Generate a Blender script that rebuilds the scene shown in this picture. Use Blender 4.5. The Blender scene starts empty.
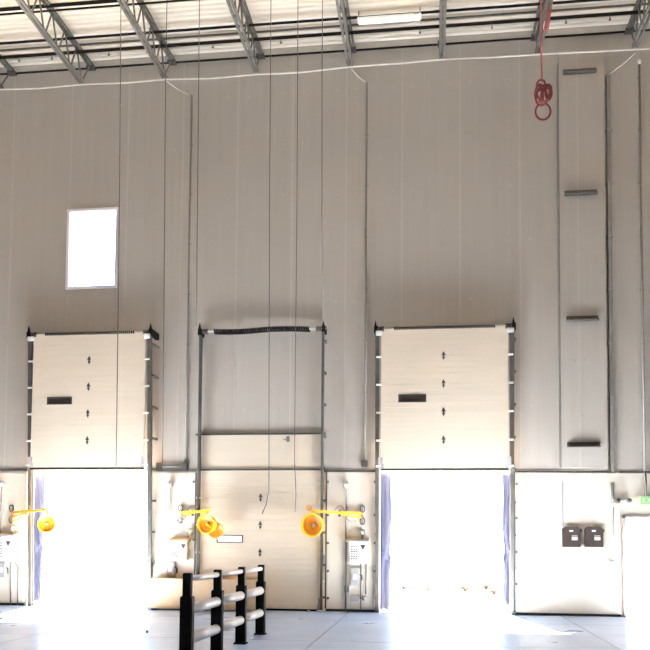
import bpy, bmesh, math, random
from mathutils import Vector, Matrix
random.seed(4)
C = bpy.context.scene.collection
PI = math.pi

# ------------------------------------------------------------------ camera
YAW, PITCH, ROLL = math.radians(7.3689), math.radians(3.1416), math.radians(0.479)
FPX, PY = 826.43, 497.0
EYE = Vector((0.0, -17.823, 1.484))
def cam_axes():
    cy, sy, cp, sp, cr, sr = (math.cos(YAW), math.sin(YAW), math.cos(PITCH), math.sin(PITCH), math.cos(ROLL), math.sin(ROLL))
    f = Vector((-sy*cp, cy*cp, sp)); r = Vector((cy, sy, 0)); u = r.cross(f)
    return cr*r + sr*u, -sr*r + cr*u, f
R_, U_, F_ = cam_axes()
def ray(px, py):
    return F_*FPX + R_*(px-325) - U_*(py-PY)
def P(px, py, y=0.0):                       # the survey point of the photograph on the plane at this y
    d = ray(px, py); t = (y-EYE.y)/d.y
    return EYE + d*t
def FL(px, py, z=0.0):                      # the same on the floor
    d = ray(px, py); t = (z-EYE.z)/d.z
    return EYE + d*t

cd = bpy.data.cameras.new('camera'); cam = bpy.data.objects.new('camera', cd); C.objects.link(cam)
M = Matrix((R_, U_, -F_)).transposed().to_4x4(); M.translation = EYE
cam.matrix_world = M
cd.sensor_width = 36; cd.sensor_fit = 'HORIZONTAL'; cd.lens = FPX/650*36
cd.shift_y = (PY-325)/650; cd.clip_end = 500
bpy.context.scene.camera = cam

# ------------------------------------------------------------------ materials
def mat(name, col, rough=0.6, metal=0.0, vary=0.08, scale=6.0, bump=0.0, bscale=60.0, stretch=(1, 1, 1), spec=0.5, trans=0.0):
    m = bpy.data.materials.new(name); m.use_nodes = True
    nt = m.node_tree; b = nt.nodes['Principled BSDF']
    b.inputs['Roughness'].default_value = rough; b.inputs['Metallic'].default_value = metal
    b.inputs['Specular IOR Level'].default_value = spec
    tc = nt.nodes.new('ShaderNodeTexCoord'); mp = nt.nodes.new('ShaderNodeMapping')
    mp.inputs['Scale'].default_value = stretch
    nt.links.new(tc.outputs['Object'], mp.inputs['Vector'])
    n = nt.nodes.new('ShaderNodeTexNoise'); n.inputs['Scale'].default_value = scale; n.inputs['Detail'].default_value = 4
    nt.links.new(mp.outputs['Vector'], n.inputs['Vector'])
    cr = nt.nodes.new('ShaderNodeValToRGB')
    lo = [max(0, c*(1-vary)) for c in col]; hi = [min(1, c*(1+vary)) for c in col]
    cr.color_ramp.elements[0].position = 0.3; cr.color_ramp.elements[1].position = 0.7
    cr.color_ramp.elements[0].color = (*lo, 1); cr.color_ramp.elements[1].color = (*hi, 1)
    nt.links.new(n.outputs['Fac'], cr.inputs['Fac']); nt.links.new(cr.outputs['Color'], b.inputs['Base Color'])
    if bump:
        n2 = nt.nodes.new('ShaderNodeTexNoise'); n2.inputs['Scale'].default_value = bscale
        nt.links.new(mp.outputs['Vector'], n2.inputs['Vector'])
        bp = nt.nodes.new('ShaderNodeBump'); bp.inputs['Strength'].default_value = bump; bp.inputs['Distance'].default_value = 0.01
        nt.links.new(n2.outputs['Fac'], bp.inputs['Height']); nt.links.new(bp.outputs['Normal'], b.inputs['Normal'])
    if trans:
        tr = nt.nodes.new('ShaderNodeBsdfTranslucent'); mx = nt.nodes.new('ShaderNodeMixShader'); mx.inputs[0].default_value = trans
        nt.links.new(cr.outputs['Color'], tr.inputs['Color'])
        out = nt.nodes['Material Output']
        nt.links.new(b.outputs[0], mx.inputs[1]); nt.links.new(tr.outputs[0], mx.inputs[2]); nt.links.new(mx.outputs[0], out.inputs['Surface'])
    return m
def emit(name, col, s):
    m = mat(name, col, 0.5); b = m.node_tree.nodes['Principled BSDF']
    b.inputs['Emission Color'].default_value = (*col, 1); b.inputs['Emission Strength'].default_value = s
    return m
WALL = mat('grey_wall_panel', (.375, .332, .287), .6, vary=.025, scale=1.6, bump=.25, bscale=30, stretch=(8, 8, .25))
SEAM = mat('seam_tape', (.415, .368, .32), .55, vary=.04)
LINER = mat('white_liner', (.87, .78, .66), .45, vary=.03, scale=2)
DOORP = mat('cream_door_skin', (.80, .675, .53), .45, vary=.03, scale=2, stretch=(.3, 1, 3))
HALL = mat('hall_wall_paint', (.20, .19, .18), .8)
DECK = mat('white_deck', (.90, .82, .70), .75, vary=.01, scale=1.2, spec=.1)
LEDG = mat('ledger_steel', (.42, .38, .33), .5)
STEEL = mat('grey_joist_steel', (.125, .113, .097), .75, vary=.2, scale=9, spec=.15)
DKST = mat('dark_steel', (.045, .04, .036), .5, vary=.2)
PIPEM = mat('black_pipe', (.014, .012, .010), 1.0, vary=.2, spec=0.0)
WPIPE = mat('wall_pipe_paint', (.19, .172, .15), .55, vary=.1)
GALV = mat('galvanized_steel', (.28, .265, .24), .5, metal=.6, vary=.15, scale=20)
TRACK = mat('track_steel', (.085, .078, .068), .5, metal=.2, vary=.15)
ROLL = mat('white_roller', (.85, .84, .80), .4)
BLK = mat('black_plastic', (.006, .0055, .0055), .8, vary=.2, spec=.15)
GREYP = mat('grey_conduit', (.17, .155, .135), .45, vary=.1)
WCAB = mat('white_cable', (.72, .69, .63), .5)
ROPE = mat('dark_cord', (.10, .092, .083), .7)
RED = mat('red_cable', (.16, .007, .011), .4, vary=.2)
PINK = mat('red_coiled_cord', (.36, .075, .075), .4, vary=.15)
YEL = mat('yellow_enamel', (.90, .42, .015), .35, vary=.05)
ORG = mat('orange_enamel', (.88, .30, .01), .35, vary=.06)
LEM = mat('lemon_rim', (.92, .66, .03), .35, vary=.04)
BULB = mat('lamp_glass', (.40, .34, .30), .15, vary=.1)
BROWN = mat('brown_box', (.040, .026, .022), .8, vary=.15, spec=.2)
STICK = mat('white_sticker', (.82, .80, .78), .5)
INK = mat('brown_print', (.05, .03, .025), .6)
BOXW = mat('control_box_paint', (.80, .76, .70), .4, vary=.03)
BOXG = mat('grey_box_paint', (.34, .32, .31), .45)
TAN = mat('tan_board', (.56, .40, .25), .7, vary=.08, scale=3, bump=.1)
CURT = mat('blue_curtain', (.052, .06, .098), .8, vary=.08, scale=4, spec=.2)
RAIL = mat('silver_rail', (.78, .72, .71), .28, vary=.03)
GREEN = mat('green_sign', (.24, .46, .16), .45)
JOINT = mat('joint_filler', (.16, .17, .19), .7)
BRKT = mat('dark_bracket_steel', (.075, .066, .056), .6)
WHITE = mat('white_plastic', (.85, .84, .82), .4, vary=.02)
FRAME = mat('door_frame_paint', (.42, .33, .31), .5)
PALE = mat('pale_window_frame', (.68, .67, .70), .4, vary=.03)
GROUND = mat('yard_concrete', (.55, .53, .50), .9, vary=.1, scale=.4)
SHRUB = mat('dry_shrub', (.018, .012, .007), .9, vary=.4, scale=8)
LAMPW = emit('lamp_diffuser', (.95, .88, .76), .3)

def floor_mat():
    m = mat('polished_concrete', (.37, .48, .71), .3, vary=.09, scale=.9, stretch=(1, 1, 1))
    nt = m.node_tree; b = nt.nodes['Principled BSDF']
    tc = nt.nodes['Texture Coordinate']
    n = nt.nodes.new('ShaderNodeTexNoise'); n.inputs['Scale'].default_value = 1.7; n.inputs['Detail'].default_value = 6
    nt.links.new(tc.outputs['Object'], n.inputs['Vector'])
    mr = nt.nodes.new('ShaderNodeMapRange'); mr.inputs['From Min'].default_value = .3; mr.inputs['From Max'].default_value = .7
    mr.inputs['To Min'].default_value = .27; mr.inputs['To Max'].default_value = .36
    nt.links.new(n.outputs['Fac'], mr.inputs['Value']); nt.links.new(mr.outputs[0], b.inputs['Roughness'])
    bp = nt.nodes.new('ShaderNodeBump'); bp.inputs['Strength'].default_value = .08; bp.inputs['Distance'].default_value = .02
    nt.links.new(n.outputs['Fac'], bp.inputs['Height']); nt.links.new(bp.outputs['Normal'], b.inputs['Normal'])
    return m
FLOOR = floor_mat()
def glass_mat():
    m = bpy.data.materials.new('clear_glass'); m.use_nodes = True
    b = m.node_tree.nodes['Principled BSDF']
    b.inputs['Transmission Weight'].default_value = 1; b.inputs['Roughness'].default_value = 0; b.inputs['IOR'].default_value = 1.45
    return m
GLASS = glass_mat()
SMOKE = mat('smoked_glass', (.06, .045, .035), .15)

# ------------------------------------------------------------------ mesh helpers
class MB:
    def __init__(s): s.bm = bmesh.new(); s.mi = 0
    def _set(s, faces):
        for f in faces: f.material_index = s.mi
    def box(s, a, b, bev=0.0):
        a, b = Vector(a), Vector(b)
        lo = Vector([min(a[i], b[i]) for i in range(3)]); hi = Vector([max(a[i], b[i]) for i in range(3)])
        t = bmesh.new(); bmesh.ops.create_cube(t, size=1)
        for v in t.verts: v.co = Vector([lo[i]+(v.co[i]+.5)*(hi[i]-lo[i]) for i in range(3)])
        if bev: bmesh.ops.bevel(t, geom=list(t.edges), offset=bev, segments=2, affect='EDGES')
        return s.merge(t)
    def merge(s, t):
        for f in t.faces: f.material_index = s.mi
        me = bpy.data.meshes.new('t'); t.to_mesh(me); t.free(); s.bm.from_mesh(me); bpy.data.meshes.remove(me)
        return s
    def bar(s, a, b, w, h, up=(0, 0, 1)):
        a, b = Vector(a), Vector(b); d = (b-a).normalized(); up = Vector(up)
        x = d.cross(up)
        if x.length < 1e-4: x = d.cross(Vector((1, 0, 0)))
        x.normalize(); y = x.cross(d).normalized()
        vs = []
        for p in (a, b):
            for i, j in ((-1, -1), (1, -1), (1, 1), (-1, 1)): vs.append(s.bm.verts.new(p+x*i*w/2+y*j*h/2))
        fs = [(3, 2, 1, 0), (4, 5, 6, 7)]+[(i, (i+1) % 4, (i+1) % 4+4, i+4) for i in range(4)]
        s._set([s.bm.faces.new([vs[i] for i in f]) for f in fs]); return s
    def tube(s, pts, r, n=8, closed=False):
        pts = [Vector(p) for p in pts]; rings = []; N = len(pts); prev = None
        for i, p in enumerate(pts):
            if closed: d = pts[(i+1) % N]-pts[i-1]
            else: d = pts[min(i+1, N-1)]-pts[max(i-1, 0)]
            d.normalize()
            if prev is None:
                x = d.cross(Vector((0, 0, 1)))
                if x.length < 1e-3: x = d.cross(Vector((1, 0, 0)))
            else: x = prev-d*prev.dot(d)
            x.normalize(); prev = x; y = d.cross(x)
            rr = r[i] if isinstance(r, (list, tuple)) else r
            rings.append([s.bm.verts.new(p+(x*math.cos(2*PI*k/n)+y*math.sin(2*PI*k/n))*rr) for k in range(n)])
        fs = []
        for i in range(N if closed else N-1):
            a, b = rings[i], rings[(i+1) % N]
            for k in range(n): fs.append(s.bm.faces.new((a[k], a[(k+1) % n], b[(k+1) % n], b[k])))
        if not closed: fs += [s.bm.faces.new(rings[0][::-1]), s.bm.faces.new(rings[-1])]
        for f in fs: f.smooth = n > 5
        s._set(fs); return s
    def lathe(s, prof, origin, axis, n=32):
        o = Vector(origin); ax = Vector(axis).normalized()
        x = ax.cross(Vector((0, 0, 1)))
        if x.length < 1e-3: x = Vector((1, 0, 0))
        x.normalize(); y = ax.cross(x); rings = []
        for (rad, h) in prof:
            rings.append([s.bm.verts.new(o+ax*h+(x*math.cos(2*PI*k/n)+y*math.sin(2*PI*k/n))*max(rad, 1e-4)) for k in range(n)])
        fs = []
        for a, b in zip(rings, rings[1:]):
            for k in range(n): fs.append(s.bm.faces.new((a[k], a[(k+1) % n], b[(k+1) % n], b[k])))
        for f in fs: f.smooth = True
        s._set(fs); return s
    def ball(s, c, r, sub=2, sc=(1, 1, 1)):
        t = bmesh.new(); bmesh.ops.create_icosphere(t, subdivisions=sub, radius=r)
        for v in t.verts: v.co = Vector((v.co.x*sc[0], v.co.y*sc[1], v.co.z*sc[2]))+Vector(c)
        for f in t.faces: f.smooth = True
        return s.merge(t)
    def extr(s, prof, x0, x1):              # closed (y, z) profile pulled along x
        a = [s.bm.verts.new((x0, y, z)) for y, z in prof]; b = [s.bm.verts.new((x1, y, z)) for y, z in prof]
        n = len(prof); fs = [s.bm.faces.new(a[::-1]), s.bm.faces.new(b)]
        for i in range(n): fs.append(s.bm.faces.new((a[i], a[(i+1) % n], b[(i+1) % n], b[i])))
        s._set(fs); return s
    def poly(s, pts, n3):                   # prism: polygon pts pulled by vector n3
        a = [s.bm.verts.new(Vector(p)) for p in pts]; b = [s.bm.verts.new(Vector(p)+Vector(n3)) for p in pts]
        n = len(pts); fs = [s.bm.faces.new(a[::-1]), s.bm.faces.new(b)]
        for i in range(n): fs.append(s.bm.faces.new((a[i], a[(i+1) % n], b[(i+1) % n], b[i])))
        s._set(fs); return s
    def build(s, name, mats, parent=None):
        bmesh.ops.recalc_face_normals(s.bm, faces=list(s.bm.faces))
        if parent is not None: off = wloc(parent)
        else:
            vs = [v.co for v in s.bm.verts]
            off = Vector(((min(v.x for v in vs)+max(v.x for v in vs))/2, (min(v.y for v in vs)+max(v.y for v in vs))/2, min(v.z for v in vs)))
        for v in s.bm.verts: v.co -= off
        me = bpy.data.meshes.new(name); s.bm.to_mesh(me); s.bm.free()
        for m in (mats if isinstance(mats, (list, tuple)) else [mats]): me.materials.append(m)
        o = bpy.data.objects.new(name, me); C.objects.link(o)
        if parent is not None: o.parent = parent
        else: o.location = off
        return o
def wloc(o):
    v = Vector((0, 0, 0))
    while o is not None: v = v+o.location; o = o.parent
    return v
def tag(o, label, cat, group=None, kind=None):
    o['label'] = label; o['category'] = cat
    if group: o['group'] = group
    if kind: o['kind'] = kind
    return o
def thing(name, label, cat, loc, group=None, kind=None):
    o = bpy.data.objects.new(name, None); C.objects.link(o); o.location = loc; o.empty_display_size = .1
    return tag(o, label, cat, group, kind)
def B(a, b, bev=0.0): return MB().box(a, b, bev)

# ------------------------------------------------------------------ the setting
XL0, XL1 = P(28, 540).x, P(148, 540).x           # left dock opening
XM0, XM1 = P(197, 540).x, P(324, 540).x          # middle dock door
XR0, XR1 = P(379.5, 540).x, P(512.5, 540).x      # right dock opening
XE0, XE1 = P(623, 540).x, P(623, 540).x+1.0      # side door
ZE = P(640, 516).z                               # its head
WX0, WX1 = -24.0, 14.0; ZT = 13.2; YB = -34.0
ZB = 3.05
W0, W1 = P(69, 250).x, P(116.5, 250).x; WZ0, WZ1 = P(92, 287.5).z, P(92, 211).z
T = .25
mb = MB()                                          # upper part of the dock wall around the window
mb.box((WX0, 0, ZB), (W0, T, ZT)).box((W1, 0, ZB), (WX1, T, ZT)).box((W0, 0, ZB), (W1, T, WZ0)).box((W0, 0, WZ1), (W1, T, ZT))
mb.mi = 1                                          # lower wall between the openings
xs = [WX0, XL0, XL1, XM0+.2, XM1-.2, XR0, XR1, XE0, XE1, WX1]
for i in range(0, 10, 2): mb.box((xs[i], 0, -1.3), (xs[i+1], T, ZB))
mb.box((XE0, 0, ZE), (XE1, T, ZB))
for a, b in ((XL0, XL1), (XM0, XM1), (XR0, XR1), (XE0, XE1)): mb.box((a, .02, -1.3), (b, T, -.03))
mb.mi = 2                                          # seams and fastener caps on the insulated panels
sx = [P(p, 200).x for p in (12, 70, 127, 182, 237, 292, 346, 402, 460, 520)]
for x in sx:
    segs = [(ZB+.05, P(325, 44).z)]
    if W0-.03 < x < W1+.03: segs = [(ZB+.05, WZ0-.1), (WZ1+.1, P(325, 44).z)]
    for z0, z1 in segs: mb.box((x-.016, -.006, z0), (x+.016, 0, z1))
mb.mi = 3
for x in sx:
    for py in (92, 143, 195, 248, 303, 358, 410):
        z = P(325, py).z
        for dx in (-.2, .21):
            if random.random() < .8 and not (W0-.2 < x+dx < W1+.2 and WZ0-.2 < z < WZ1+.2):
                mb.lathe([(0, -.014), (.018, -.012), (.026, 0)], (x+dx+random.uniform(-.02, .02), 0, z+random.uniform(-.03, .03)), (0, 1, 0), 10)
tag(mb.build('wall_back', [WALL, LINER, SEAM, SEAM]), 'tall grey panelled wall with white lower part and dock doors', 'wall', kind='structure')
tag(B((WX0-.3, YB, 0), (WX0, T, ZT)).build('wall_left', HALL), 'plain hall wall at the far left', 'wall', kind='structure')
tag(B((WX1, YB, 0), (WX1+.3, T, ZT)).build('wall_right', HALL), 'plain hall wall at the far right', 'wall', kind='structure')
tag(B((WX0, YB-.3, 0), (WX1, YB, ZT)).build('wall_front', HALL), 'plain hall wall opposite the dock doors', 'wall', kind='structure')

mb = MB()                                          # slab, cut by its sawn joints
jx = [WX0]+[FL(40, 634).x+k*4.4 for k in range(-2, 6)]+[WX1]; jy = [YB, -31, -24.6, -18.2, -11.8, -5.4, -1.9, T]
jx = sorted(x for x in jx if WX0 <= x <= WX1)
for a, b in zip(jx, jx[1:]):
    for c, d in zip(jy, jy[1:]): mb.box((a+.009, c+.009, -.03), (b-.009, d-.009, 0))
mb.mi = 1; mb.box((WX0, YB, -.06), (WX1, T, -.012))
tag(mb.build('floor', [FLOOR, JOINT]), 'pale bluish polished concrete floor with sawn joints', 'floor', kind='structure')
tag(B((-90, T+.02, -1.5), (90, 120, -1.25)).build('ground', GROUND), 'bright concrete yard outside the open dock doors', 'ground', kind='structure')

ZD = P(431, 40.5).z                                # underside of the deck ribs
mb = MB(); prof = []; pitch = .1524; k = 0; y = T
while y > -7:
    prof += [(y, ZD+.11), (y-.045, ZD+.11), (y-.055, ZD), (y-.142, ZD), (y-.1524, ZD+.11)]; y -= pitch
prof += [(y, ZD+.16), (T, ZD+.16)]
mb.extr(prof, WX0, WX1); mb.box((WX0, YB, ZD), (WX1, y, ZD+.16))
tag(mb.build('ceiling', DECK), 'cream white ribbed steel roof deck', 'ceiling', kind='structure')
a = P(431, 47.5).z
mb = MB(); mb.box((WX0, -.09, a+.025), (WX1, 0, ZD+.02)); mb.mi = 1; mb.box((WX0, -.095, a+.0), (WX1, -.05, a+.025))
tag(mb.build('trim_1', [LEDG, PIPEM]), 'grey ledger with dark lower edge where the roof meets the wall', 'trim', kind='structure')
def belt(p0, p1):
    a, b = P(p0, 469.7+p0*.004), P(p1, 469.7+p1*.004)
    mb.bar(a+Vector((0, -.015, 0)), b+Vector((0, -.015, 0)), .03, .045)
mb = MB()
for p0, p1 in ((-260, 28), (148, 197), (324, 378.5), (513, 900)): belt(p0, p1)
tag(mb.build('trim_2', TRACK), 'thin grey belt line between the grey wall and the white lower wall', 'trim', kind='structure')
tag(B((WX0, -.02, 0), (XL0-.05, 0, .05)).box((XL1+.05, -.02, 0), (XM0-.05, 0, .05)).box((XM1+.05, -.02, 0), (XR0-.05, 0, .05)).box((XR1+.05, -.02, 0), (XE0-.06, 0, .05)).build('baseboard_back', DKST),
    'dark thin base strip along the dock wall', 'baseboard', kind='structure')

w = thing('window_1', 'tall bright white window high on the grey wall at left', 'window', (W0, 0, WZ0), kind='structure')
mb = MB(); f = .045
mb.box((W0-f, -.05, WZ0-.03), (W0+.02, T, WZ1+f)).box((W1-.015, -.05, WZ0-.03), (W1+.03, T, WZ1+f)).box((W0+.02, -.05, WZ1-.02), (W1-.015, T, WZ1+f)).box((W0+.02, -.05, WZ0-.03), (W1-.015, T, WZ0+.02))
mb.build('window_frame', PALE, w)
B((W0+.02, .1, WZ0+.02), (W1-.015, .112, WZ1-.02)).build('pane', GLASS, w)

# ------------------------------------------------------------------ white lower wall panels, their edge strips and screws
def liner(p0, p1, label, scr, zb=.06):
    x0, x1 = P(p0, 540).x, P(p1, 540).x; z1 = ZB-.04
    t = thing('wall_panel', label, 'wall panel', ((x0+x1)/2, 0, zb))
    B((x0, -.03, zb), (x1, -.001, z1), .004).build('sheet', LINER, t)
    for x, s in ((x0, 1), (x1, -1)):
        if -1 < p0 and (x == x0 or p1 < 600):
            B((x-.001, -.05, zb), (x+s*.045, -.03, z1), .004).build('edge_strip', BOXW, t)
            B((x-s*.03, -.06, zb), (x, -.0, z1)).build('edge_strip', TRACK, t)['label'] = 'dark metal edge strip'
    for px, py in scr:
        q = P(px, py, -.03)
        if zb+.05 < q.z < z1-.03: MB().lathe([(0, -.03), (.022, -.028), (.03, 0)], (q.x, -.03-.02*(abs(q.x-x0) < .06 or abs(q.x-x1) < .06), q.z), (0, 1, 0), 10).build('screw', GREYP, t)
    return t
liner(-70, 26, 'white wall panel left of the left dock opening', [])
liner(149.5, 195, 'white wall panel between the left dock opening and the closed dock door', [(151, y) for y in (482, 513, 540, 568)]+[(194, y) for y in (482, 540)])
liner(327, 377, 'white wall panel between the closed dock door and the right dock opening', [(328, y) for y in (482, 515, 543, 571, 598)]+[(375, y) for y in (482, 515, 543, 571)])
liner(515, 620, 'wide white wall panel right of the right dock opening', [(516.5, y) for y in (484, 518, 552, 584)])

# ------------------------------------------------------------------ dock doors
def section(x0, x1, z0, z1, y, ribs=5):
    prof = [(y+.05, z0), (y+.05, z1), (y, z1)]
    h = (z1-z0)/ribs
    for i in range(ribs):
        zt = z1-i*h
        if i: prof += [(y, zt+.006), (y+.006, zt), (y, zt-.006)]
        else: prof += [(y, zt-.004)]
    prof += [(y, z0+.004), (y+.006, z0)]
    return MB().extr(prof, x0, x1)
def dock_door(n, label, x0, x1, zb, zt, yf, px_h, ztop, y_top, shift):
    d = thing('door_%d' % n, label, 'dock door', ((x0+x1)/2, yf, 0), kind='structure')
    h = (zt-zb)/5; xc = P(px_h, 430, yf).x
    wz = zb+2*h+h*.5
    wx0, wx1 = x0+(x1-x0)*.145, x0+(x1-x0)*.352
    for i in range(5):
        z0 = zb+i*h
        if i == 2:
            s = MB()
            for a, b, r in ((z0, wz-.07, 2), (wz+.07, z0+h, 2)):
                s.bm.from_mesh(_tmp(section(x0, x1, a, b, yf, r)))
            s.bm.from_mesh(_tmp(section(x0, wx0, wz-.07, wz+.07, yf, 1))); s.bm.from_mesh(_tmp(section(wx1, x1, wz-.07, wz+.07, yf, 1)))
            o = s.build('door_section', DOORP, d)
            f = MB(); f.box((wx0-.02, yf-.015, wz-.085), (wx1+.02, yf, wz-.06)).box((wx0-.02, yf-.015, wz+.06), (wx1+.02, yf, wz+.085)).box((wx0-.02, yf-.015, wz-.06), (wx0+.01, yf, wz+.06)).box((wx1-.01, yf-.015, wz-.06), (wx1+.02, yf, wz+.06))
            v = f.build('vision_panel', DKST, o)
            B((wx0, yf+.015, wz-.07), (wx1, yf+.022, wz+.07)).build('pane', GLASS if n == 2 else SMOKE, o)
        else:
            section(x0, x1, z0, z0+h, yf).build('door_section', DOORP, d)
        if i == 0: B((x0, yf-.004, zb-.04), (x1, yf+.054, zb)).build('bottom_seal', BLK, d)
        if i:                                     # centre hinge on the joint
            q = MB(); q.poly([(xc-.045, yf-.012, z0+.01), (xc+.045, yf-.012, z0+.01), (xc, yf-.012, z0+.1)], (0, .012, 0)); q.poly([(xc-.035, yf-.012, z0-.02), (xc, yf-.012, z0-.09), (xc+.035, yf-.012, z0-.02)], (0, .012, 0)); q.box((xc-.012, yf-.02, z0-.03), (xc+.012, yf, z0+.03)); q.build('hinge', DKST, d)
        for xe, s in ((x0, -1), (x1, 1)):         # roller brackets at both ends of every joint
            z = z0 if i else z0+.05
            r = MB(); r.box((xe-.06 if s > 0 else xe+.06, yf-.012, z-.05), (xe, yf, z+.05)); r.build('roller_bracket', BOXG if i == 0 else DOORP, d)
            if i or n != 2: MB().tube([(xe-s*.01, yf-.01, z), (xe+s*.10, yf-.01, z)], .022, 10).build('roller', ROLL, d)
    for xe, s in ((x0, -1), (x1, 1)):
        if n != 2: MB().tube([(xe-s*.02, yf-.03, zt-.09), (xe+s*.11, yf-.03, zt-.09)], .055, 12).build('roller', ROLL, d)
        B((xe-.04 if s > 0 else xe+.04, yf-.03, zb), (xe+s*.05, yf-.003, zb+.24)).build('corner_bracket', BOXG, d)
        t = MB(); xa = xe+s*.05; xb = xe+s*(.05 if n == 2 else .115)
        yl = yf-.03 if n == 2 else -.08
        tw = .07 if n != 2 else .04; t.bar((xb, yl, .0), (xb, y_top, ztop), .02, .11, (0, 1, 0)); t.bar((xb-s*tw/2, yl+.05, 0), (xb-s*tw/2, y_top+.05, ztop), tw, .02, (0, 1, 0)); t.bar((xb-s*tw/2, yl-.05, 0), (xb-s*tw/2, y_top-.05, ztop), tw, .012, (0, 1, 0))
        tr = t.build('track', TRACK, d)
        for k in range(9):
            z = .3+k*(ztop-.5)/8; yy = yl+(y_top-yl)*z/ztop
            B((xb-.02, yy, z-.02), (xb+.03*s+.02, -.0, z+.02)).build('track_bracket', TRACK, tr)
        b = MB(); b.box((xb-.04, y_top-.06, ztop-.02), (xb+.04, -.0, ztop+.12)); b.poly([(xb-.035, y_top-.04, ztop+.12), (xb+.02, y_top-.04, ztop+.12), (xb-.01, y_top-.04, ztop+.25)], (0, .05, 0)); b.build('bearing_plate', BLK, d)
        MB().tube([(xb-s*.17, y_top, ztop+.06), (xb-s*.05, y_top, ztop+.06)], [.06, .05], 16).build('cable_drum', DKST, d)
    MB().tube([(x0-.1, y_top, ztop+.06), (x1+.1, y_top, ztop+.06)], .02, 10).build('shaft', WCAB, d)
    pts = []; L0, L1 = x0+(x1-x0)*.10, x0+(x1-x0)*.90; turns = 46; SR = .045 if n == 2 else .026
    for i in range(turns*10+1):
        u = i/(turns*10); a = 2*PI*u*turns; sag = -.02*(n == 2)*math.sin(PI*2*u+.3)
        pts.append((L0+(L1-L0)*u, y_top+SR*math.cos(a), ztop+.06+sag+SR*math.sin(a)))
    MB().tube(pts, .023 if n == 2 else .017, 5).build('spring', BLK, d)
    return d
def _tmp(mbx):
    me = bpy.data.meshes.new('t'); mbx.bm.to_mesh(me); mbx.bm.free(); return me
YR = -.45
zl0, zl1 = P(88, 467.5, YR).z, P(88, 333.8, YR).z; zr0, zr1 = P(445, 468.5, YR).z, P(445, 327.8, YR).z
dock_door(1, 'raised cream sectional dock door above the left dock opening', P(32, 400, YR).x, P(144.5, 400, YR).x, zl0, zl1, YR, 87.5, zl1-.05, YR+.02, 0)
dock_door(3, 'raised cream sectional dock door above the right dock opening', P(381, 400, YR).x, P(508.5, 400, YR).x, zr0, zr1, YR, 443.5, zr1-.05, YR+.02, 0)
ym = -.08; zm1 = P(260, 470.5, ym).z
dock_door(2, 'closed cream sectional dock door behind the striped guard rail', P(200.5, 540, ym).x, P(320.5, 540, ym).x, .04, zm1, ym, 261.5, P(260, 333, -.2).z, -.2, 0)
# header board over the closed door
h0, h1 = P(199, 470, -.03), P(322.5, 434.5, -.03)
mb = MB(); mb.box((h0.x, -.06, zm1+.02), (h1.x, -.016, h1.z)); mb.mi = 1; mb.box((h0.x-.08, -.075, h1.z), (h1.x+.08, -.016, h1.z+.035)); mb.box((h0.x, -.10, zm1+.003), (h1.x, -.016, zm1+.035))
hd = tag(mb.build('header_board', [DOORP, TRACK]), 'cream header board above the closed middle dock door', 'board')
q = P(288, 439, -.07); mb = MB(); mb.box((q.x-.035, -.09, q.z-.06), (q.x+.035, -.045, q.z+.06), .005); mb.tube([(q.x-.03, -.07, q.z), (q.x-.10, -.07, q.z-.01)], .012); mb.build('latch', GREYP, hd)

# side door at the right
d = thing('door_4', 'white doorway under the green exit sign at right edge', 'doorway', ((XE0+XE1)/2, 0, 0), kind='structure')
mb = MB(); f = .05
mb.box((XE0-.01, -.06, 0), (XE0+f, T, ZE)).box((XE1-f, -.06, 0), (XE1+.01, T, ZE)).box((XE0-.01, -.06, ZE-f), (XE1+.01, T, ZE+.0))
mb.build('door_frame', FRAME, d)

# ------------------------------------------------------------------ dock shelter curtains
def curtain(label, x_edge, inner, y, zb, zt, seed):
    rnd = random.Random(seed); mb = MB(); n, m = 14, 40; grid = []
    w = inner-x_edge
    for j in range(m+1):
        v = j/m; row = []; z = zb+(zt-zb)*v
        pinch = math.exp(-((v-.42)/.06)**2)
        ww = w*(1-.12*pinch+.03*math.sin(v*17+seed)+(.0 if v > .03 else -.06))
        for i in range(n+1):
            u = i/n
            tie = .05*math.sin(u*9+abs(v-.42)*26)*math.exp(-((v-.42)/.16)**2)
            yy = y+.035*math.sin(u*11+v*2.2+seed)+tie+.02*math.sin(u*5-v*9)
            row.append(mb.bm.verts.new((x_edge+ww*u, yy, z+rnd.uniform(-.01, .01)*(j == 0))))
        grid.append(row)
    for j in range(m):
        for i in range(n):
            f_ = mb.bm.faces.new((grid[j][i], grid[j][i+1], grid[j+1][i+1], grid[j+1][i])); f_.smooth = True
    bmesh.ops.solidify(mb.bm, geom=list(mb.bm.faces), thickness=.012)
    t = thing('dock_curtain', label, 'curtain', (x_edge, y, zb))
    mb.build('fabric', CURT, t)
    s = 1 if w > 0 else -1
    B((x_edge-s*.0, y-.12, -.02), (x_edge+s*.035, y+.1, zt+.02)).build('edge_strip', BLK, t)
    q = MB(); zq = zb+.42*(zt-zb); q.tube([(x_edge+s*.02, y-.07, zq), (x_edge+s*.06, y-.1, zq-.02), (x_edge+s*.10, y-.07, zq+.01)], .012); q.build('tie', CURT, t)
yc = .42
curtain('blue grey fabric curtain at left edge of the left dock opening', P(31.5, 540, yc).x, P(43, 540, yc).x, yc, .06, ZB-.06, 1)
curtain('blue grey fabric curtain at left edge of the right dock opening', P(379.3, 540, yc).x, P(391, 540, yc).x, yc, .02, ZB-.02, 2)
curtain('blue grey fabric curtain gathered at right edge of the right dock opening', P(513, 540, yc).x, P(503, 540, yc).x, yc, .16, ZB-.06, 3)

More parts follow.
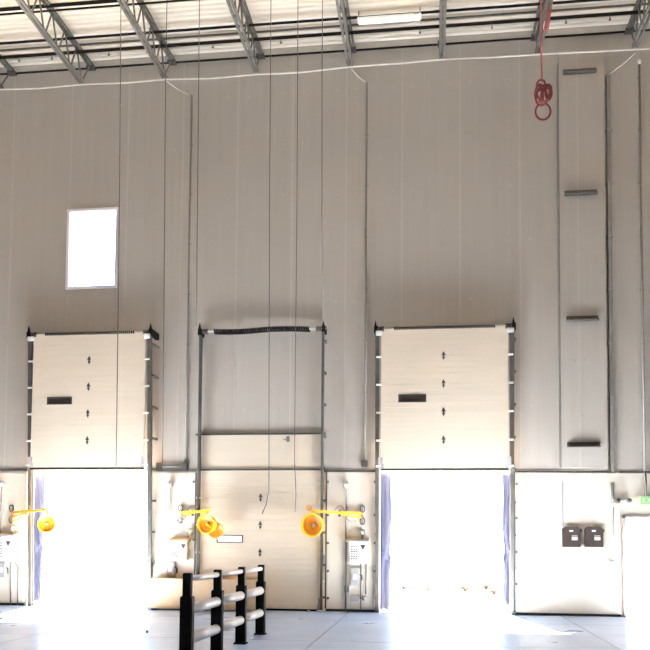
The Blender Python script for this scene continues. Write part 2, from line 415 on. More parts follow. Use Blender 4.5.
# ------------------------------------------------------------------ roof joists
ends = [(1, 88), (82, 83.5), (165, 78), (256, 73.5), (350, 66), (442, 57.5), (538, 52), (635, 47)]
names = ['grey steel roof joist cut by the left edge of the picture', 'grey steel roof joist left of the high window', 'grey steel roof joist above the left side of the narrow wall pipe',
         'grey steel roof joist above the closed middle dock door', 'grey steel roof joist just left of the white ceiling light', 'grey steel roof joist just right of the white ceiling light',
         'grey steel roof joist beside the red coiled cord', 'grey steel roof joist in the top right corner']
YO = -.55; zbc = sum(P(a, b, YO).z for a, b in ends)/8-.01; ztc = P(431, 47.5).z+.06
JL = 7.2; jxs = []
for (px, py), lab in zip(ends, names):
    x = P(px, py, YO).x; jxs.append(x)
    t = thing('roof_joist', lab, 'roof joist', (x, YO, zbc), 'bar joists under the roof deck')
    MB().bar((x-.036, -.02, ztc), (x-.036, -JL, ztc), .05, .06).bar((x+.036, -.02, ztc), (x+.036, -JL, ztc), .05, .06).build('top_chord', STEEL, t)
    MB().bar((x-.04, YO, zbc+.02), (x-.04, -JL, zbc+.02), .05, .05).bar((x+.04, YO, zbc+.02), (x+.04, -JL, zbc+.02), .05, .05).build('bottom_chord', STEEL, t)
    B((x-.09, -.16, ztc-.07), (x+.09, 0, ztc-.01)).build('seat', DKST, t)
    k = 0; y = YO
    MB().tube([(x, YO-.03, zbc+.02), (x, -.14, ztc-.02)], .016, 6).build('web_rod', STEEL, t)
    while y > -JL+.6:
        MB().tube([(x, y-.04, zbc+.02), (x, y-.32, ztc-.01)], .02, 6).build('web_rod', STEEL, t)
        MB().tube([(x, y-.32, ztc-.01), (x, y-.60, zbc+.02)], .02, 6).build('web_rod', STEEL, t)
        B((x-.012, y-.12, zbc), (x+.012, y+.0, zbc+.07)).build('gusset', STEEL, t)
        y -= .60
mb = MB(); gy = -JL+.02
mb.box((WX0, gy-.09, zbc-.05), (WX1, gy+.09, zbc-.03)).box((WX0, gy-.01, zbc-.45), (WX1, gy+.01, zbc-.05)).box((WX0, gy-.09, zbc-.47), (WX1, gy+.09, zbc-.45))
tag(mb.build('trim_3', STEEL), 'steel girder carrying the inner ends of the roof joists', 'girder', kind='structure')

# pipes and rods under the deck, parallel to the wall
def depth_for(px, py, z):
    d = ray(px, py); t = (z-EYE.z)/d.z; return (EYE+d*t).y
zp = ztc-.12
ys = [depth_for(431, 27, zp), depth_for(431, 12, zp+.05), depth_for(431, 19.5, ZD-.02), depth_for(2, 14.5, zp), depth_for(2, 9.5, zp+.1)]
p1 = thing('sprinkler_pipe', 'black sprinkler pipe with small heads nearest the wall under the deck', 'pipe', (0, ys[0], zp))
MB().tube([(WX0, ys[0], zp), (WX1, ys[0], zp)], .034, 24).build('pipe', PIPEM, p1)
for px, py in ((19, 62), (52, 58), (109, 52), (147, 50), (213, 45), (281, 40), (420, 30), (492, 24), (566, 22), (610, 18)):
    x = P(px, py, ys[0]).x
    mb = MB(); mb.tube([(x, ys[0], zp-.02), (x, ys[0], zp-.09)], .011, 8); mb.lathe([(0, 0), (.012, .0), (.028, -.035), (.03, -.042), (0, -.046)], (x, ys[0], zp-.08), (0, 0, 1), 12); mb.build('sprinkler_head', GREYP, p1)
tag(MB().tube([(WX0, ys[1], zp+.05), (WX1, ys[1], zp+.05)], .027, 8).build('roof_conduit', PIPEM), 'dark conduit under the deck passing behind the white ceiling light', 'conduit')
tag(MB().bar((WX0, ys[2], ZD-.02), (WX1, ys[2], ZD-.02), .035, .03).build('bridging_angle', STEEL), 'thin grey bridging angle between the two dark roof pipes', 'bridging angle')
tag(MB().tube([(WX0, ys[4], zp+.1), (P(119, 4, ys[4]).x, ys[4], zp+.1)], .036, 8).build('water_pipe', PIPEM), 'thick black pipe under the deck ending near the top left joists', 'pipe')
tag(MB().tube([(WX0, ys[3], zp), (WX1, ys[3], zp)], .02, 8).build('bridging_rod', PIPEM), 'thin dark rod just below the thick black roof pipe at top left', 'rod')

# white ceiling light
q0, q1 = P(357, 21, -1.25), P(421.5, 17, -1.25); zc = P(390, 18.5, -1.25).z
t = thing('ceiling_light', 'long white light fixture hanging under the roof deck', 'light', ((q0.x+q1.x)/2, -1.25, zc))
B((q0.x, -1.27, zc+.02), (q1.x, -1.09, zc+.11), .01).build('housing', WHITE, t)
B((q0.x+.03, -1.265, zc), (q1.x-.03, -1.095, zc+.03), .008).build('diffuser', LAMPW, t)
B((q1.x-.16, -1.28, zc+.05), (q1.x-.06, -1.265, zc+.075)).build('sensor', GREYP, t)
for x in (q0.x+.03, q1.x-.03): MB().tube([(x, -1.18, zc+.1), (x, -1.18, ZD+.01)], .012, 6).build('hanger', DKST, t)

# ------------------------------------------------------------------ white cable swagged along the joist ends, with its drops
cp = [(-300, 104), (-80, 93.5), (1, 89.5), (40, 88.5), (82, 84.5), (125, 83), (165, 79.5), (210, 78.5), (256, 74.5), (300, 72.5), (350, 67), (400, 63.5), (442, 59.5), (490, 57.5), (538, 54.5), (590, 52), (635, 49.5), (735, 46), (835, 42), (935, 37)]
tag(MB().tube([P(a, b, YO-.06) for a, b in cp], .016, 6).build('cable', WCAB), 'long white cable slung along the lower ends of the roof joists', 'cable')
for (a, b, lab) in (((165, 79.5), (189.5, 95), 'white cable drop slanting to the pipe left of the closed dock door'), ((350, 67), (365.5, 82), 'white cable drop slanting to the pipe left of the right dock door'), ((634, 51), (608, 75), 'white cable drop slanting to the dark channel beside the tall column')):
    s, e = P(*a, YO-.06)+Vector((.03, .03, -.03)), P(*b, -.06)
    tag(MB().tube([s, s*.5+e*.5+Vector((0, 0, -.03)), e], .012, 6).build('cable', WCAB), lab, 'cable', 'white cable drops')

# vertical wall pipes and channels
def vpipe(name, label, cat, a, b, r, m, y=-.05, square=False):
    s, e = P(*a, y), P(*b, y); s.x = e.x = (s.x+e.x)/2
    t = thing(name, label, cat, (e.x, y, e.z))
    mb = MB()
    if square: mb.box((s.x-r, -r*2, e.z), (s.x+r, -.001, s.z), .006)
    else: mb.tube([e, s], r, 10)
    mb.build('pipe', m, t)
    k = 0; z = e.z+.4
    while z < s.z-.1:
        B((s.x-r-.025, -.012 if not square else -r*2-.006, z-.015), (s.x+r+.025, -.001, z+.015)).build('clip', GALV, t); z += 1.15
    return t, s, e
t, s, e = vpipe('wall_pipe', 'thin dark wall pipe left of the closed middle dock door', 'pipe', (189.5, 95), (187.5, 464), .022, WPIPE)
q = P(160, 466, -.06)
mb = MB(); mb.tube([(q.x, -.06, q.z), (e.x, -.06, q.z)], .03, 10); mb.build('cross_pipe', TRACK, t)
for x in (q.x-.02, e.x): B((x-.06, -.12, q.z-.08), (x+.06, -.001, q.z+.07), .012).build('junction_box', TRACK, t)
t, s, e = vpipe('wall_pipe', 'thin dark wall pipe left of the right dock door', 'pipe', (365.8, 83), (366, 463), .022, WPIPE)
B((e.x-.075, -.13, e.z-.09), (e.x+.065, -.001, e.z+.06), .015).build('junction_box', TRACK, t)
# tall column cover with its channel
c0, c1 = P(560.5, 300, -.12).x, P(606.5, 300, -.12).x; ct = P(582, 52).z
t = thing('column_cover', 'tall flat grey column cover with four dark brackets on it', 'column cover', ((c0+c1)/2, 0, ZB+.03))
B((c0, -.12, ZB+.03), (c1, -.001, ct), .006).build('sheet', WALL, t)
xm = P(579, 300, -.12).x; B((xm-.014, -.126, ZB+.03), (xm+.014, -.12, ct)).build('seam', SEAM, t)
B((c0-.03, -.125, ZB+.03), (c0-.001, -.001, P(558, 66).z), .004).build('edge_strip', WPIPE, t)
for py in (248, 303, 360, 416):
    for px in (574, 584):
        q = P(px, py, -.12); MB().lathe([(0, -.014), (.018, -.012), (.026, 0)], (q.x, -.12, q.z), (0, 1, 0), 10).build('fastener', SEAM, t)
for (a, b, lab) in (((563, 596), 75, 'topmost dark bracket on the tall column cover, close under the roof'), ((564.5, 597), 196, 'second dark bracket from the top of the tall column cover'),
                    ((566, 598.5), 321.5, 'third dark bracket from the top of the tall column cover'), ((567, 600), 447.5, 'lowest dark bracket on the column cover, just above the white wall')):
    s, e = P(a[0], b, -.12), P(a[1], b, -.12)
    mb = MB(); mb.box((s.x, -.24, s.z-.0), (e.x, -.12, s.z+.018)); mb.box((s.x, -.133, s.z), (e.x, -.12, s.z+.11))
    for x in (s.x+.05, e.x-.05): mb.box((x-.008, -.2, s.z), (x+.008, -.12, s.z+.06))
    tag(mb.build('wall_bracket', BRKT), lab, 'bracket', 'brackets on the column cover')
vpipe('wall_channel', 'dark square channel along right side of the tall column cover', 'channel', (608.5, 76), (612, 472), .042, WPIPE, square=True)
t, s, e = vpipe('wall_pipe', 'thin wall pipe right of the tall column cover', 'pipe', (638.5, 62), (645.5, 472), .022, WPIPE)
MB().ball((s.x, -.06, s.z), .045, 2, (.8, .8, 1.5)).build('cap', ROLL, t)

# ------------------------------------------------------------------ cords hanging from the roof
YH = -2.1
def cord(label, pts, y0=YH, y1=YH, hook=True):
    n = len(pts)-1; pp = [P(a, b, y0+(y1-y0)*i/n) for i, (a, b) in enumerate(pts)]
    d = pp[0]-pp[1]; up = (ZD+.005-pp[0].z)
    if abs(y1-y0) < .2: pp.insert(0, Vector((pp[0].x, pp[0].y, ZD+.01)))
    else: pp.insert(0, pp[0]+d*(up/d.z))
    o = tag(MB().tube(pp, .0085, 6).build('hanging_cord', ROPE), label, 'cord', 'thin dark cords hanging from the roof')
cord('thin dark cord hanging past the right edge of the high window', [(121, 2), (119.5, 200), (117, 400), (116, 466)])
cord('thin dark cord hanging to the cross pipe between left and middle dock doors', [(167, 2), (165.5, 90), (164, 300), (162.5, 463)])
cord('thin dark cord ending at left end of the spring over the middle dock door', [(199.5, 2), (198.5, 100), (197, 250), (196.5, 326)], YH, -.3)
cord('thin dark cord with curved tail hanging over middle of the closed door', [(271, 2), (269.5, 200), (269, 430), (269, 490), (266, 505), (262, 514)])
cord('thin dark cord hanging between the curved cord and the closed door right edge', [(298, 2), (297, 200), (295, 400), (294.5, 460), (296, 495), (295, 512)])
cord('thin dark cord ending at right end of the spring over the middle dock door', [(322.5, 2), (322, 100), (322, 250), (323, 322)], YH, -.3)

# ------------------------------------------------------------------ red cable hanging in a bundle, and its coiled cord
YC = -1.6
top = P(541, 2, YC); top = Vector((top.x, YC, ZD))
t = thing('red_cable', 'red cable hanging from the roof in a looped bundle', 'cable', P(543, 118, YC))
MB().tube([top, P(541, 45, YC), P(542, 82, YC)], .016, 8).build('drop', PINK, t)
sp = 1/49.0
def loop(px, py, rx, rz, tilt, dy, rad=.02, m=RED, name='loop'):
    c = P(px, py, YC+dy); pts = []
    for i in range(28):
        a = 2*PI*i/28; lx, lz = rx*sp*math.cos(a), rz*sp*math.sin(a)
        pts.append((c.x+lx*math.cos(tilt)-lz*math.sin(tilt), c.y+.05*math.sin(a+px), c.z+lx*math.sin(tilt)+lz*math.cos(tilt)))
    MB().tube(pts, rad, 8, True).build(name, m, t)
loop(541, 85, 4.0, 6.2, -.35, 0); loop(539, 95, 3.5, 9, .1, .02); loop(543.5, 95, 6.5, 9.2, -.4, -.03); loop(548.5, 91.5, 3.2, 6.5, -.1, .03)
loop(545, 95, 3.6, 7, -.3, -.06); loop(546.5, 94, 5, 8.6, -.15, -.02); loop(543, 111.5, 7.2, 7.0, .0, -.01)
loop(541.5, 93, 5.2, 9.5, .2, .05)
MB().tube([P(538, 102, YC-.08), P(543, 102.5, YC-.1), P(548, 99.5, YC-.08)], .03, 8).build('wrap', PINK, t)
mb = MB(); a, b = P(551, -2, -2.0), P(546, 31, -2.0); pts = []
for i in range(241):
    u = i/240; c = a.lerp(b, u); g = 2*PI*u*13
    pts.append((c.x+.035*math.cos(g), c.y+.035*math.sin(g), c.z))
pts.insert(0, (a.x, a.y, ZD))
tag(mb.tube(pts, .014, 6).build('coiled_cord', PINK), 'short pink red coiled cord hanging beside a roof joist', 'cord')

# ------------------------------------------------------------------ dock lights
def dock_light(label, bx, by, ex, ey, hx, hy, rpx, axis, extra=None, orange=False):
    y0 = -.09; yh = -.62
    b = P(bx, by, y0); e = P(ex, ey, yh); h = P(hx, hy, yh-.02)
    t = thing('dock_light', label, 'dock light', (b.x, -.05, b.z))
    s = 1 if e.x > b.x else -1
    # wall bracket: plate, two wire loops
    B((b.x-.03, -.075, b.z-.2), (b.x+.03, -.03, b.z+.2), .01).build('wall_plate', BOXG, t)
    for dz in (.13, -.13):
        pts = [(b.x+.05*math.cos(a)-s*.01, -.1, b.z+dz+.075*math.sin(a)) for a in [2*PI*i/16 for i in range(16)]]
        MB().tube(pts, .012, 6, True).build('bracket_loop', DKST, t)
    k = b.lerp(e, .45)
    A = YEL if not orange else ORG
    mb = MB(); mb.bar((b.x, -.1, b.z+.03), (k.x, k.y, k.z+.02), .035, .05); mb.bar((b.x, -.1, b.z-.06), (k.x, k.y, k.z-.02), .03, .035); mb.build('inner_arm', A, t)
    mb = MB(); mb.bar((k.x-s*.12, k.y-.01, k.z), (e.x, e.y, e.z), .035, .05); mb.build('outer_arm', A, t)
    MB().tube([(k.x, k.y, k.z-.07), (k.x, k.y, k.z+.06)], .03, 12).build('elbow_joint', DKST, t)
    mb = MB(); mb.bar((e.x, e.y, e.z-.02), (h.x, h.y+.05, h.z+rpx*sp*.9), .03, .03); mb.build('yoke', A, t)
    pts = []
    for i in range(20):
        u = i/19; a = PI*u; pts.append((k.x-s*.12+s*.24*u, k.y-.02, k.z+.03+.13*math.sin(a)))
    MB().tube(pts, .008, 6).build('power_cord', GREYP, t)
    mb = MB(); c = Vector((k.x-s*.25, k.y+.02, k.z-.13))
    mb.tube([(c.x+.10*math.cos(a), c.y, c.z+.05*math.sin(a)+.4*s*.1*math.cos(a)) for a in [2*PI*i/16 for i in range(16)]], .014, 6, True); mb.build('spring_loop', BOXG if not orange else ORG, t)
    kn = P(hx+(-3 if s < 0 else 2), hy-17*rpx/12.5, yh)
    mb = MB(); mb.tube([(kn.x+.05*math.cos(a), yh, kn.z+.05*math.sin(a)) for a in [2*PI*i/16 for i in range(16)]], .014, 6, True); mb.ball((kn.x, yh, kn.z), .028, 1); mb.tube([(kn.x, yh, kn.z-.05), (e.x, e.y, e.z)], .011, 6); mb.build('handle', A, t)
    # lamp head: open dish with rolled rim, ribbed inside, glass bulb in the middle
    r = rpx*sp; ax = Vector(axis).normalized()
    head = MB(); head.lathe([(r*.30, -.24), (r*.70, -.22), (r*.88, -.12), (r*.97, 0), (r, .015), (r*.97, .03), (r*.90, .02), (r*.84, -.02)], h, ax, 48)
    hd = head.build('lamp_head', LEM, t)
    inner = MB(); inner.lathe([(r*.86, -.015), (r*.72, -.05), (r*.66, -.045), (r*.60, -.06), (r*.42, -.085), (r*.36, -.08), (r*.30, -.10), (r*.0, -.11)], h, ax, 40); inner.build('reflector', ORG, hd)
    MB().lathe([(0, -.02), (r*.10, -.025), (r*.17, -.055), (r*.18, -.10)], h, ax, 20).build('bulb', BULB, hd)
    MB().lathe([(r*.31, -.23), (r*.31, -.31), (r*.2, -.34), (0, -.34)], h, ax, 24).build('lamp_socket', A, hd)
    if extra:
        g = P(extra[0], extra[1], yh+.12); rr = extra[2]*sp
        o = MB().lathe([(rr*.2, -.12), (rr*.8, -.07), (rr, 0), (rr, .02), (rr*.86, .01), (rr*.5, -.05), (0, -.06)], g, (.35, -1, -.1), 32).build('second_lamp_head', ORG, t)
        MB().bar((g.x, g.y, g.z), (h.x, h.y, h.z), .04, .04).build('head_bracket', LEM, t)
    return t
dock_light('yellow dock light on a folding arm reaching left over the closed door', 362, 515, 312, 511, 312, 525, 12.6, (-.25, -1, -.02))
dock_light('yellow dock light with two heads on arm left of the closed door', 181, 514, 207, 511, 206, 524, 10.5, (-.25, -1, -.02), (215.5, 530, 8.5))
dock_light('yellow dock light on orange arm hanging in the left dock opening', 12, 514, 46, 509.5, 46.5, 524, 9.5, (.25, -1, .0), None, True)

# ------------------------------------------------------------------ control boxes and conduits on the white panels
def elbow_pipe(label, px, py0, py1):
    s, e = P(px, py0, -.09), P(px, py1, -.09)
    t = thing('wall_conduit', label, 'conduit', (s.x, -.09, e.z), 'conduits with round tops on the white wall')
    MB().tube([(s.x, -.09, e.z), (s.x, -.09, s.z-.05), (s.x, -.12, s.z)], .02, 8).build('pipe', GREYP, t)
    MB().tube([(s.x, -.03, s.z), (s.x-.0, -.16, s.z+.0)], .065, 16).build('round_cap', GALV, t)
    MB().lathe([(.07, 0), (.07, .02), (0, .03)], (s.x, -.16, s.z), (0, -1, 0), 16).build('lens', BOXG, t)
elbow_pipe('grey conduit with round cap above the control box right of the closed door', 346.5, 485, 609)
elbow_pipe('grey conduit with round cap on the blown bright panel left of the closed door', 170, 484, 518)
elbow_pipe('grey conduit with round cap at the left edge of the picture', 2, 484, 603)
def control_box(label, x0, y0, x1, y1, hood, knob, hl):
    a, b = P(x0, y1, -.03), P(x1, y0, -.03)
    t = thing('control_box', label, 'control box', ((a.x+b.x)/2, -.1, a.z))
    B((a.x, -.20, a.z), (b.x, -.03, b.z), .008).build('cabinet', BOXW, t)
    st = MB(); wx = b.x-a.x; hz = b.z-a.z
    st.box((a.x+wx*.08, -.203, a.z+hz*.1), (a.x+wx*.62, -.199, a.z+hz*.9));
    st = st; ink = st; st.mi = 1; rnd = random.Random(int(x0))
    for i in range(6):
        z = a.z+hz*(.18+.11*i); xx = a.x+wx*.12
        while xx < a.x+wx*.55:
            l = rnd.uniform(.02, .055); ink.box((xx, -.2045, z), (min(xx+l, a.x+wx*.58), -.2025, z+.022)); xx += l+.014
    st.build('instruction_label', [STICK, INK], t)
    tx, tz = a.x+wx*.80, a.z+hz*.70
    MB().poly([(tx-.06, -.205, tz+.07), (tx+.06, -.205, tz+.07), (tx, -.205, tz-.05)], (0, .006, 0)).build('warning_mark', INK, t)
    ha, hb = P(hood[0], hood[1], -.03), P(hood[2], hood[1], -.03)
    MB().poly([(ha.x, -.03, ha.z+.05), (ha.x, -.30, ha.z-.02), (ha.x, -.30, ha.z-.04), (ha.x, -.03, ha.z-.03)], (hb.x-ha.x, 0, 0)).build('hood', BOXG if hl else TAN, t)
    k = P(knob[0], knob[1], -.1)
    mb = MB(); mb.tube([(k.x, -.03, k.z), (k.x, -.17, k.z)], .055, 14); mb.tube([(k.x, -.12, k.z), (k.x, -.12, k.z-.14)], .02, 8); mb.ball((k.x, -.17, k.z), .05, 2, (1, .5, 1)); mb.build('beacon', BOXG, t)
    return t
control_box('white control box with printed label right of the closed dock door', 349.5, 541.5, 367, 563, (346, 540, 369), (362.5, 532.5), True)
control_box('white control box with tan hood left of the closed dock door', 172, 541.5, 189, 560, (171.5, 539.5, 191), (190-.5-1, 532) if False else (190, 531), False)
control_box('white control box cut by the left edge of the picture', -8, 537, 17, 561, (-8, 534.5, 20), (13.5, 528), True)
def switch(label, cx, y0, y1, w):
    a, b = P(cx-w/2, y1, -.03), P(cx+w/2, y0, -.03)
    t = thing('switch_box', label, 'switch box', ((a.x+b.x)/2, -.1, a.z))
    B((a.x, -.16, a.z), (b.x, -.03, b.z), .02).build('housing', BOXG, t)
    m = (a.z+b.z)/2; c = (a.x+b.x)/2
    B((c-.045, -.17, m-.06), (c+.045, -.155, m+.06), .004).build('label_plate', STICK, t)
    MB().tube([(b.x, -.1, m+.05), (b.x+.05, -.12, m+.03), (b.x+.05, -.12, m-.08)], .016, 8).build('lever', DKST, t)
    return a, b
switch('grey switch box with white plate under the control box right of closed door', 355.5, 567.5, 585.5, 9)
switch('grey switch box under the control box at the left edge of the picture', 3.5, 560.5+2, 577, 9)
switch('pale grey switch box on the panel left of the closed dock door', 172, 562, 576.5, 8)
a, b = P(344.5, 592, -.03), P(349.5, 585.5, -.03)
mb = MB(); mb.box((a.x, -.1, a.z), (a.x+.02, -.03, b.z)).box((b.x-.02, -.1, a.z), (b.x, -.03, b.z)).box((a.x+.02, -.1, a.z), (b.x-.02, -.03, a.z+.02)).box((a.x+.02, -.1, b.z-.02), (b.x-.02, -.03, b.z)).box((a.x+.02, -.05, a.z+.02), (b.x-.02, -.03, b.z-.02))
tag(mb.build('outlet_box', BOXG), 'small square grey outlet box left below the switch box', 'box')
a, b = P(351, 601, -.03), P(360, 595.5, -.03)
t = thing('valve_box', 'low grey box with round valve near floor right of closed door', 'box', ((a.x+b.x)/2, -.1, a.z))
B((a.x, -.15, a.z), (b.x, -.03, b.z), .012).build('housing', BOXG, t)
q = P(364, 598, -.12); MB().tube([(q.x, -.06, q.z), (q.x, -.18, q.z)], .05, 14).build('valve', GREYP, t)
MB().tube([(b.x-.01, -.1, q.z), (q.x, -.1, q.z)], .02, 8).build('stub_pipe', GREYP, t)
def thin_pipe(label, px, y0, y1, px2=None):
    s, e = P(px, y0, -.06), P(px2 or px, y1, -.06)
    pts = [e, s] if px2 is None else [e, Vector((e.x, -.06, s.z-.12)), s]
    tag(MB().tube(pts, .016, 8).build('thin_conduit', GREYP), label, 'conduit', 'thin conduits below the control boxes')
thin_pipe('thin grey conduit dropping from control box to floor, left one of two', 360.8, 563.5, 610)
thin_pipe('thin grey conduit dropping from control box to floor, right one of two', 366, 563.5, 594)
thin_pipe('thin grey conduit near the left picture edge, straight one', 10.5, 561.5, 605)
thin_pipe('thin grey conduit near the left picture edge, bent one', 14, 561.5, 605, 17.5)

# dark boxes on the right white panel
def dark_box(label, x0, x1, seed):
    a, b = P(x0, 547, -.03), P(x1, 527, -.03); c = .045
    t = thing('document_box', label, 'wall box', ((a.x+b.x)/2, -.1, a.z), 'dark boxes on the right white wall')
    MB().poly([(a.x, -.03, a.z), (b.x, -.03, a.z), (b.x, -.03, b.z-c), (b.x-c, -.03, b.z), (a.x+c, -.03, b.z), (a.x, -.03, b.z-c)], (0, -.13, 0)).build('body', BROWN, t)
    w, h = b.x-a.x, b.z-a.z
    B((a.x+w*.50, -.164, a.z+h*.34), (a.x+w*.83, -.159, a.z+h*.50)).build('sticker', STICK, t)
    B((a.x+w*.50, -.164, a.z+h*.53), (a.x+w*.83, -.159, a.z+h*.585)).build('sticker', BOXG, t)
    B((a.x+w*.36, -.164, a.z+h*.76), (a.x+w*.58, -.159, a.z+h*.84)).build('sticker', STICK, t)
    B((b.x-.002, -.12, b.z-.11), (b.x+.03, -.06, b.z-.04)).build('latch', DKST, t)
dark_box('dark brown wall box with white stickers, left of the pair', 562, 579.5, 0)
dark_box('dark brown wall box with white stickers, right of the pair', 584.5, 602, 1)
def vconduit(label, px, y0, y1, r):
    s, e = P(px, y0, -.06), P(px, y1, -.06)
    tag(MB().tube([e, s], r, 8).build('thin_conduit', GREYP), label, 'conduit', 'conduits on the right white wall')
vconduit('thin grey conduit rising from the left dark wall box', 562.8, 482, 527, .010)
vconduit('short thick grey conduit below the dark channel at the belt line', 612.5, 483, 503, .032)
vconduit('thin grey conduit dropping below the emergency light', 613.5, 507, 535, .011)
q = P(612.7, 563, -.03); tag(B((q.x-.04, -.09, q.z-.05), (q.x+.04, -.03, q.z+.05), .01).build('wall_switch', BOXG), 'small grey wall switch left of the side doorway', 'switch')

# emergency light
a, b = P(617, 500.5, -.06), P(628.5, 500, -.06)
t = thing('emergency_light', 'small emergency light with two dark heads left of the exit sign', 'light', ((a.x+b.x)/2, -.06, a.z))
mb = MB(); pts = [a.lerp(b, i/10)+Vector((0, -.03, .035-.03*math.sin(PI*i/10))) for i in range(11)]; mb.tube(pts, .018, 8); mb.build('bar', GREYP, t)
for p in (a, b):
    mb = MB(); mb.box((p.x-.05, -.17, p.z-.06), (p.x+.05, -.05, p.z+.035), .02); hh = mb.build('lamp_head', GREYP, t)
    MB().lathe([(.04, 0), (.036, .012), (0, .016)], (p.x, -.17, p.z-.015), (0, -1, 0), 16).build('lens', DKST, hh)
B(((a.x+b.x)/2-.07, -.05, a.z-.03), ((a.x+b.x)/2+.07, -.0, a.z+.05), .01).build('back_plate', BOXW, t)
# exit sign
a = P(640.5, 504, -.08); zt_ = P(640.5, 496, -.08).z; xr = a.x+.40
t = thing('exit_sign', 'green exit sign above the side doorway at right edge', 'exit sign', ((a.x+xr)/2, -.08, a.z))
B((a.x, -.11, a.z), (xr, -.06, zt_), .006).build('panel', GREEN, t)
MB().tube([((P(646, 500, -.08)).x, -.08, zt_), (P(646, 500, -.08).x, -.08, P(646, 473, -.08).z)], .02, 8).build('stem', GREYP, t)
B((P(644, 500).x, -.09, zt_), (P(649, 500).x, -.0, zt_+.03)).build('mount', GREYP, t)
hgt = zt_-a.z; L = MB(); st = .016; z0, z1 = a.z+hgt*.2, a.z+hgt*.8; zm = (z0+z1)/2; lw = .06; x = a.x+.035; yA, yB = -.115, -.109
def bx_(x0, z0_, x1, z1_): L.box((x0, yA, z0_), (x1, yB, z1_))
bx_(x, z0, x+st, z1); bx_(x+st, z0, x+lw, z0+st); bx_(x+st, z1-st, x+lw, z1); bx_(x+st, zm-st/2, x+lw*.85, zm+st/2)
x += .095
L.bar((x, -.112, z0), (x+lw, -.112, z1), .006, st, (1, 0, 0)); L.bar((x, -.112, z1), (x+lw, -.112, z0), .0058, st, (1, 0, 0))
x += .085; bx_(x, z0, x+st, z1)
x += .045; bx_(x, z1-st, x+lw, z1); bx_(x+lw/2-st/2, z0, x+lw/2+st/2, z1-st)
L.build('lettering', WHITE, t)

# ------------------------------------------------------------------ guard rail in front
g4, g3 = FL(261, 634.3), FL(242.5, 644.3); dy = -1.27
gys = [g4.y+dy*i for i in range(4)]
GH = 1.115
gx = P(256.4, 600, gys[0]-.0625).x+.0625
t = thing('guard_rail', 'black post guard rail with three rows of silver rails on the floor', 'guard rail', (gx, gys[1], 0))
gxs = [gx-.004-.025*i for i in range(4)]
for gx, y in zip(gxs, gys):
    p = B((gx-.072, y-.0625, 0), (gx+.072, y+.0625, .85), .01).build('post', BLK, t)
    B((gx-.05, y-.044, .84), (gx+.05, y+.044, GH), .008).build('post_top', BLK, p)
    B((gx-.09, y-.09, 0), (gx+.09, y+.09, .018)).build('base_plate', BLK, p)
for a, b, xa, xb in zip(gys, gys[1:], gxs, gxs[1:]):
    for z, r, hw in ((1.05, .034, .044), (.70, .064, .0625), (.345, .064, .0625)):
        MB().tube([(xb, b+hw-.005, z), (xa, a-hw+.005, z)], r, 24).build('rail', RAIL, t)

# tan low box against the wall
a, b = FL(149, 607.5), P(263, 580, -.5); ztan = P(200, 579, -.5).z
t = thing('storage_box', 'long low tan box against the wall behind the guard rail', 'box', ((a.x+b.x)/2, -.3, 0))
x0 = P(149, 600, -.5).x
B((x0, -.52, .03), (b.x, -.10, ztan-.03), .006).build('body', TAN, t)
B((x0-.01, -.535, ztan-.03), (b.x+.01, -.09, ztan), .006).build('lid', TAN, t)
for x in (x0+.1, (x0+b.x)/2, b.x-.1): B((x-.05, -.5, 0), (x+.05, -.12, .03)).build('skid', DKST, t)

# litter on the floor
def scrap(label, px, py, sx_, sy_, m, name='paper_scrap'):
    q = FL(px, py); mb = MB(); mb.ball((q.x, q.y, .022), .03, 2, (sx_, sy_, .72))
    for v in mb.bm.verts: v.co += Vector((random.uniform(-.006, .006), random.uniform(-.006, .006), random.uniform(-.004, .004)))
    tag(mb.build(name, m), label, 'scrap')
scrap('small white paper scrap by the foot of the closed door', 308.5, 612, 1.2, 1, WHITE)
scrap('flat white wad at lower right corner of the closed door', 320, 612, 2.6, 1.4, WHITE)
scrap('tiny dark speck of debris on the floor left of the guard rail', 147, 633, .6, .6, DKST, 'debris')

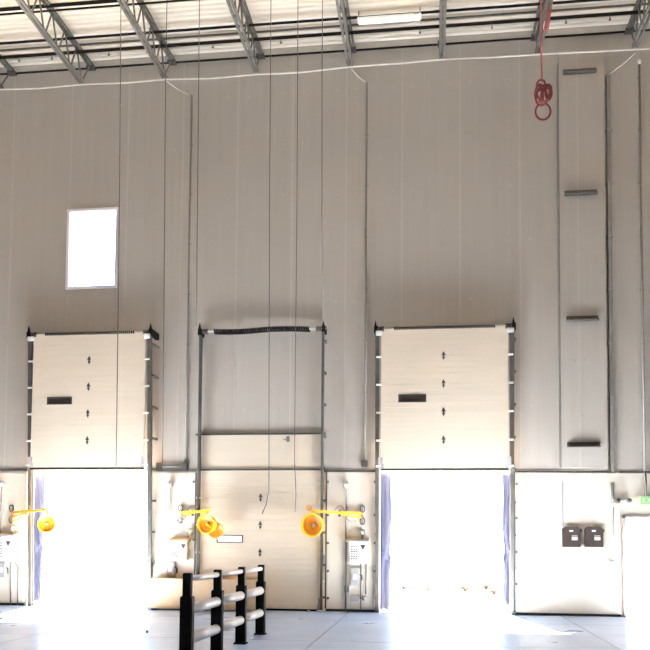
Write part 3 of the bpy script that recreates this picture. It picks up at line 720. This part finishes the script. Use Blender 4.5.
# dry shrubs far out in the yard
for px, py, s_, lab in ((404, 590, .5, 'first'), (428, 591, .45, ''), (465, 592, .7, ''), (486, 590, .7, ''), (494, 595, .5, '')):
    q = FL(px, py, -1.25); mb = MB(); rnd = random.Random(px)
    for k in range(26):
        a = rnd.uniform(0, 2*PI); l = s_*.75*rnd.uniform(.5, 1)
        mb.tube([(q.x, q.y, -1.25), (q.x+l*.5*math.cos(a), q.y+l*.5*math.sin(a), -1.25+l*.6), (q.x+l*math.cos(a), q.y+l*math.sin(a), -1.25+l*rnd.uniform(.6, 1))], [.03, .05, .02], 5)
    pos = {404: 'leftmost dry shrub in the yard beyond the right dock opening', 428: 'second dry shrub from left in the yard beyond the right opening', 465: 'middle dry shrub in the yard beyond the right dock opening', 486: 'fourth dry shrub from left in the yard beyond right opening', 494: 'rightmost dry shrub in the yard beyond the right dock opening'}
    tag(mb.build('dry_shrub', SHRUB), pos[px], 'shrub', 'dry shrubs in the yard')

# ------------------------------------------------------------------ light
w = bpy.data.worlds.new('sky'); bpy.context.scene.world = w; w.use_nodes = True
bg = w.node_tree.nodes['Background']; bg.inputs['Color'].default_value = (.62, .80, 1.0, 1); bg.inputs['Strength'].default_value = 5.0
sd = bpy.data.lights.new('sun', 'SUN'); sd.energy = 430; sd.angle = math.radians(.6); sd.color = (1, .84, .63)
so = bpy.data.objects.new('sun', sd); C.objects.link(so)
so.rotation_euler = Vector((.16, -1, -.78)).to_track_quat('-Z', 'Y').to_euler()
def lamp(x, y, z, power, sx_, sy_, up, spread, col=(1, .92, .82)):
    ld = bpy.data.lights.new('added_hall_fill', 'AREA'); ld.energy = power; ld.shape = 'RECTANGLE'; ld.size = sx_; ld.size_y = sy_; ld.color = col; ld.spread = math.radians(spread)
    lo = bpy.data.objects.new('added_hall_fill', ld); C.objects.link(lo); lo.location = (x, y, z)
    if up: lo.rotation_euler = (PI, 0, 0)
for x in (-18, -9.5, -1, 7.5):
    for y in (-10.5, -16, -24): lamp(x, y, 11.2, 50, 2.4, 1.0, False, 75)  # unseen downlights added to light the floor, which bounces onto the wall
for x in (-20, -14, -8, -2, 4, 10): lamp(x, -4.6, 10.7, 150, 4.0, .3, True, 180)  # unseen uplights added to brighten the roof deck, no fixtures there
for a, b in ((XL0, XL1), (XR0, XR1)):
    ld = bpy.data.lights.new('portal', 'AREA'); ld.shape = 'RECTANGLE'; ld.size = b-a; ld.size_y = ZB; ld.cycles.is_portal = True
    lo = bpy.data.objects.new('portal', ld); C.objects.link(lo); lo.location = ((a+b)/2, T+.05, ZB/2); lo.rotation_euler = (-PI/2, 0, 0)

sc = bpy.context.scene
sc.view_settings.view_transform = 'Standard'; sc.view_settings.look = 'None'; sc.view_settings.exposure = 0.3; sc.view_settings.gamma = 1
sc.cycles.max_bounces = 8; sc.cycles.diffuse_bounces = 6; sc.cycles.use_denoising = True
sc.cycles.sample_clamp_indirect = 20
